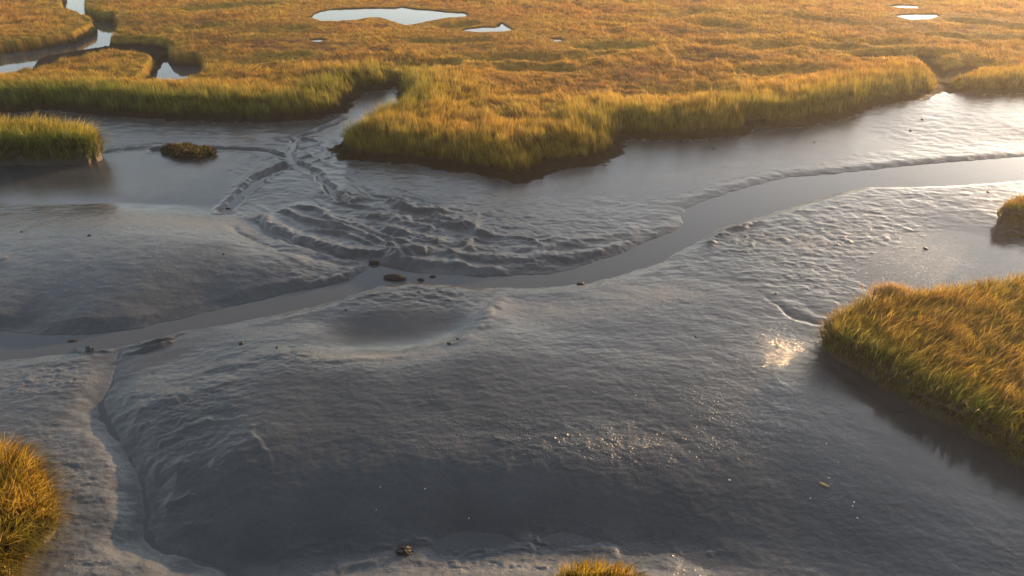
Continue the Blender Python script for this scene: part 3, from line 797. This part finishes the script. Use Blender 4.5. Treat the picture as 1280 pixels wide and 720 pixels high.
# curled dry reed leaf
def leaf():
    x, y = at(1029, 610, .2); z = gz(x, y)
    n = 9; L = .2
    V = []; 
    for k in range(n):
        t = k / (n - 1); w = .028 * math.sin(math.pi * min(max(t * .9 + .08, 0), 1)) ** .6
        cx = (t - .5) * L; cy = .02 * math.sin(t * 2.6); cz = .02 + .02 * abs(t - .5) * 2
        for s in (-1, 0, 1):
            for th in (0, .004):
                V.append((cx, cy + s * w, cz + abs(s) * .012 + th))
    quads = []
    def id(k, s, t): return k * 6 + s * 2 + t
    for k in range(n - 1):
        for s in range(2):
            quads.append((id(k, s, 1), id(k + 1, s, 1), id(k + 1, s + 1, 1), id(k, s + 1, 1)))
            quads.append((id(k, s, 0), id(k, s + 1, 0), id(k + 1, s + 1, 0), id(k + 1, s, 0)))
        quads.append((id(k, 0, 0), id(k + 1, 0, 0), id(k + 1, 0, 1), id(k, 0, 1)))
        quads.append((id(k, 2, 0), id(k, 2, 1), id(k + 1, 2, 1), id(k + 1, 2, 0)))
    quads += [(id(0, s, 0), id(0, s, 1), id(0, s + 1, 1), id(0, s + 1, 0)) for s in range(2)]
    quads += [(id(n - 1, s, 0), id(n - 1, s + 1, 0), id(n - 1, s + 1, 1), id(n - 1, s, 1)) for s in range(2)]
    o = mesh_from('dead_leaf', V, quads=np.array(quads), mat=M_LEAF, smooth=True)
    o.location = (x, y, z); o.rotation_euler = (0, 0, -.75)
    tag(o, 'curled orange dead leaf lying on the smooth mud below the large islet', 'leaf')
leaf()

# ------------------------------------------------------------------ light
SUN_AZ, SUN_EL = math.radians(45.0), math.radians(7.2)
sd = Vector((math.sin(SUN_AZ) * math.cos(SUN_EL), math.cos(SUN_AZ) * math.cos(SUN_EL), math.sin(SUN_EL)))
ld = bpy.data.lights.new('sun', 'SUN'); ld.energy = 4.4; ld.angle = math.radians(.6); ld.color = (1.0, .60, .27)
lo = bpy.data.objects.new('sun', ld); COL.objects.link(lo); lo.rotation_euler = sd.to_track_quat('Z', 'Y').to_euler(); lo.location = sd * 60
wd = bpy.data.worlds.new('World'); scene.world = wd; wd.use_nodes = True
wn = wd.node_tree.nodes; wl = wd.node_tree.links; wn.clear()
sky = wn.new('ShaderNodeTexSky'); sky.sky_type = 'NISHITA'; sky.sun_disc = False
sky.sun_elevation = SUN_EL; sky.sun_rotation = SUN_AZ; sky.altitude = 0; sky.air_density = 1.0; sky.dust_density = .8; sky.ozone_density = 1.6
bg = wn.new('ShaderNodeBackground'); bg.inputs['Strength'].default_value = .15
wo = wn.new('ShaderNodeOutputWorld'); hs = wn.new('ShaderNodeHueSaturation'); hs.inputs['Saturation'].default_value = .5   # thin high cloud greys the sky
wl.new(sky.outputs[0], hs.inputs['Color']); wl.new(hs.outputs[0], bg.inputs[0]); wl.new(bg.outputs[0], wo.inputs[0])

# ------------------------------------------------------------------ the golden evening air
def haze():
    import bmesh
    m, nt, N, L = new_mat('evening_haze')
    out = N.new('ShaderNodeOutputMaterial'); v = N.new('ShaderNodeVolumePrincipled')
    v.inputs['Color'].default_value = (1, .97, .93, 1); v.inputs['Density'].default_value = HAZE_D; v.inputs['Anisotropy'].default_value = .6
    L.new(v.outputs[0], out.inputs['Volume'])
    bm = bmesh.new(); bmesh.ops.create_cube(bm, size=1)
    for k in bm.verts: k.co = (k.co.x * 3040, k.co.y * 2200 + 450, k.co.z * 14.5 + 5.5)
    me = bpy.data.meshes.new('haze'); bm.to_mesh(me); bm.free(); me.materials.append(m)
    o = bpy.data.objects.new('haze', me); COL.objects.link(o)
    tag(o, 'thin golden evening haze over the marsh', 'haze', kind='stuff')
HAZE_D = .00062
haze()

# ------------------------------------------------------------------ camera and colour management
cd = bpy.data.cameras.new('camera'); cam = bpy.data.objects.new('camera', cd); COL.objects.link(cam)
cam.location = (0, 0, CAM_H); cam.rotation_euler = (math.pi / 2 - PITCH, 0, 0)
cd.sensor_width = 36; cd.lens = 36 * F / 1280; cd.clip_start = .1; cd.clip_end = 20000
scene.camera = cam
vs = scene.view_settings; vs.view_transform = 'Standard'; vs.look = 'None'; vs.exposure = 1.5; vs.gamma = 1; vs.use_curve_mapping = False
scene.render.resolution_x, scene.render.resolution_y = 1024, 576
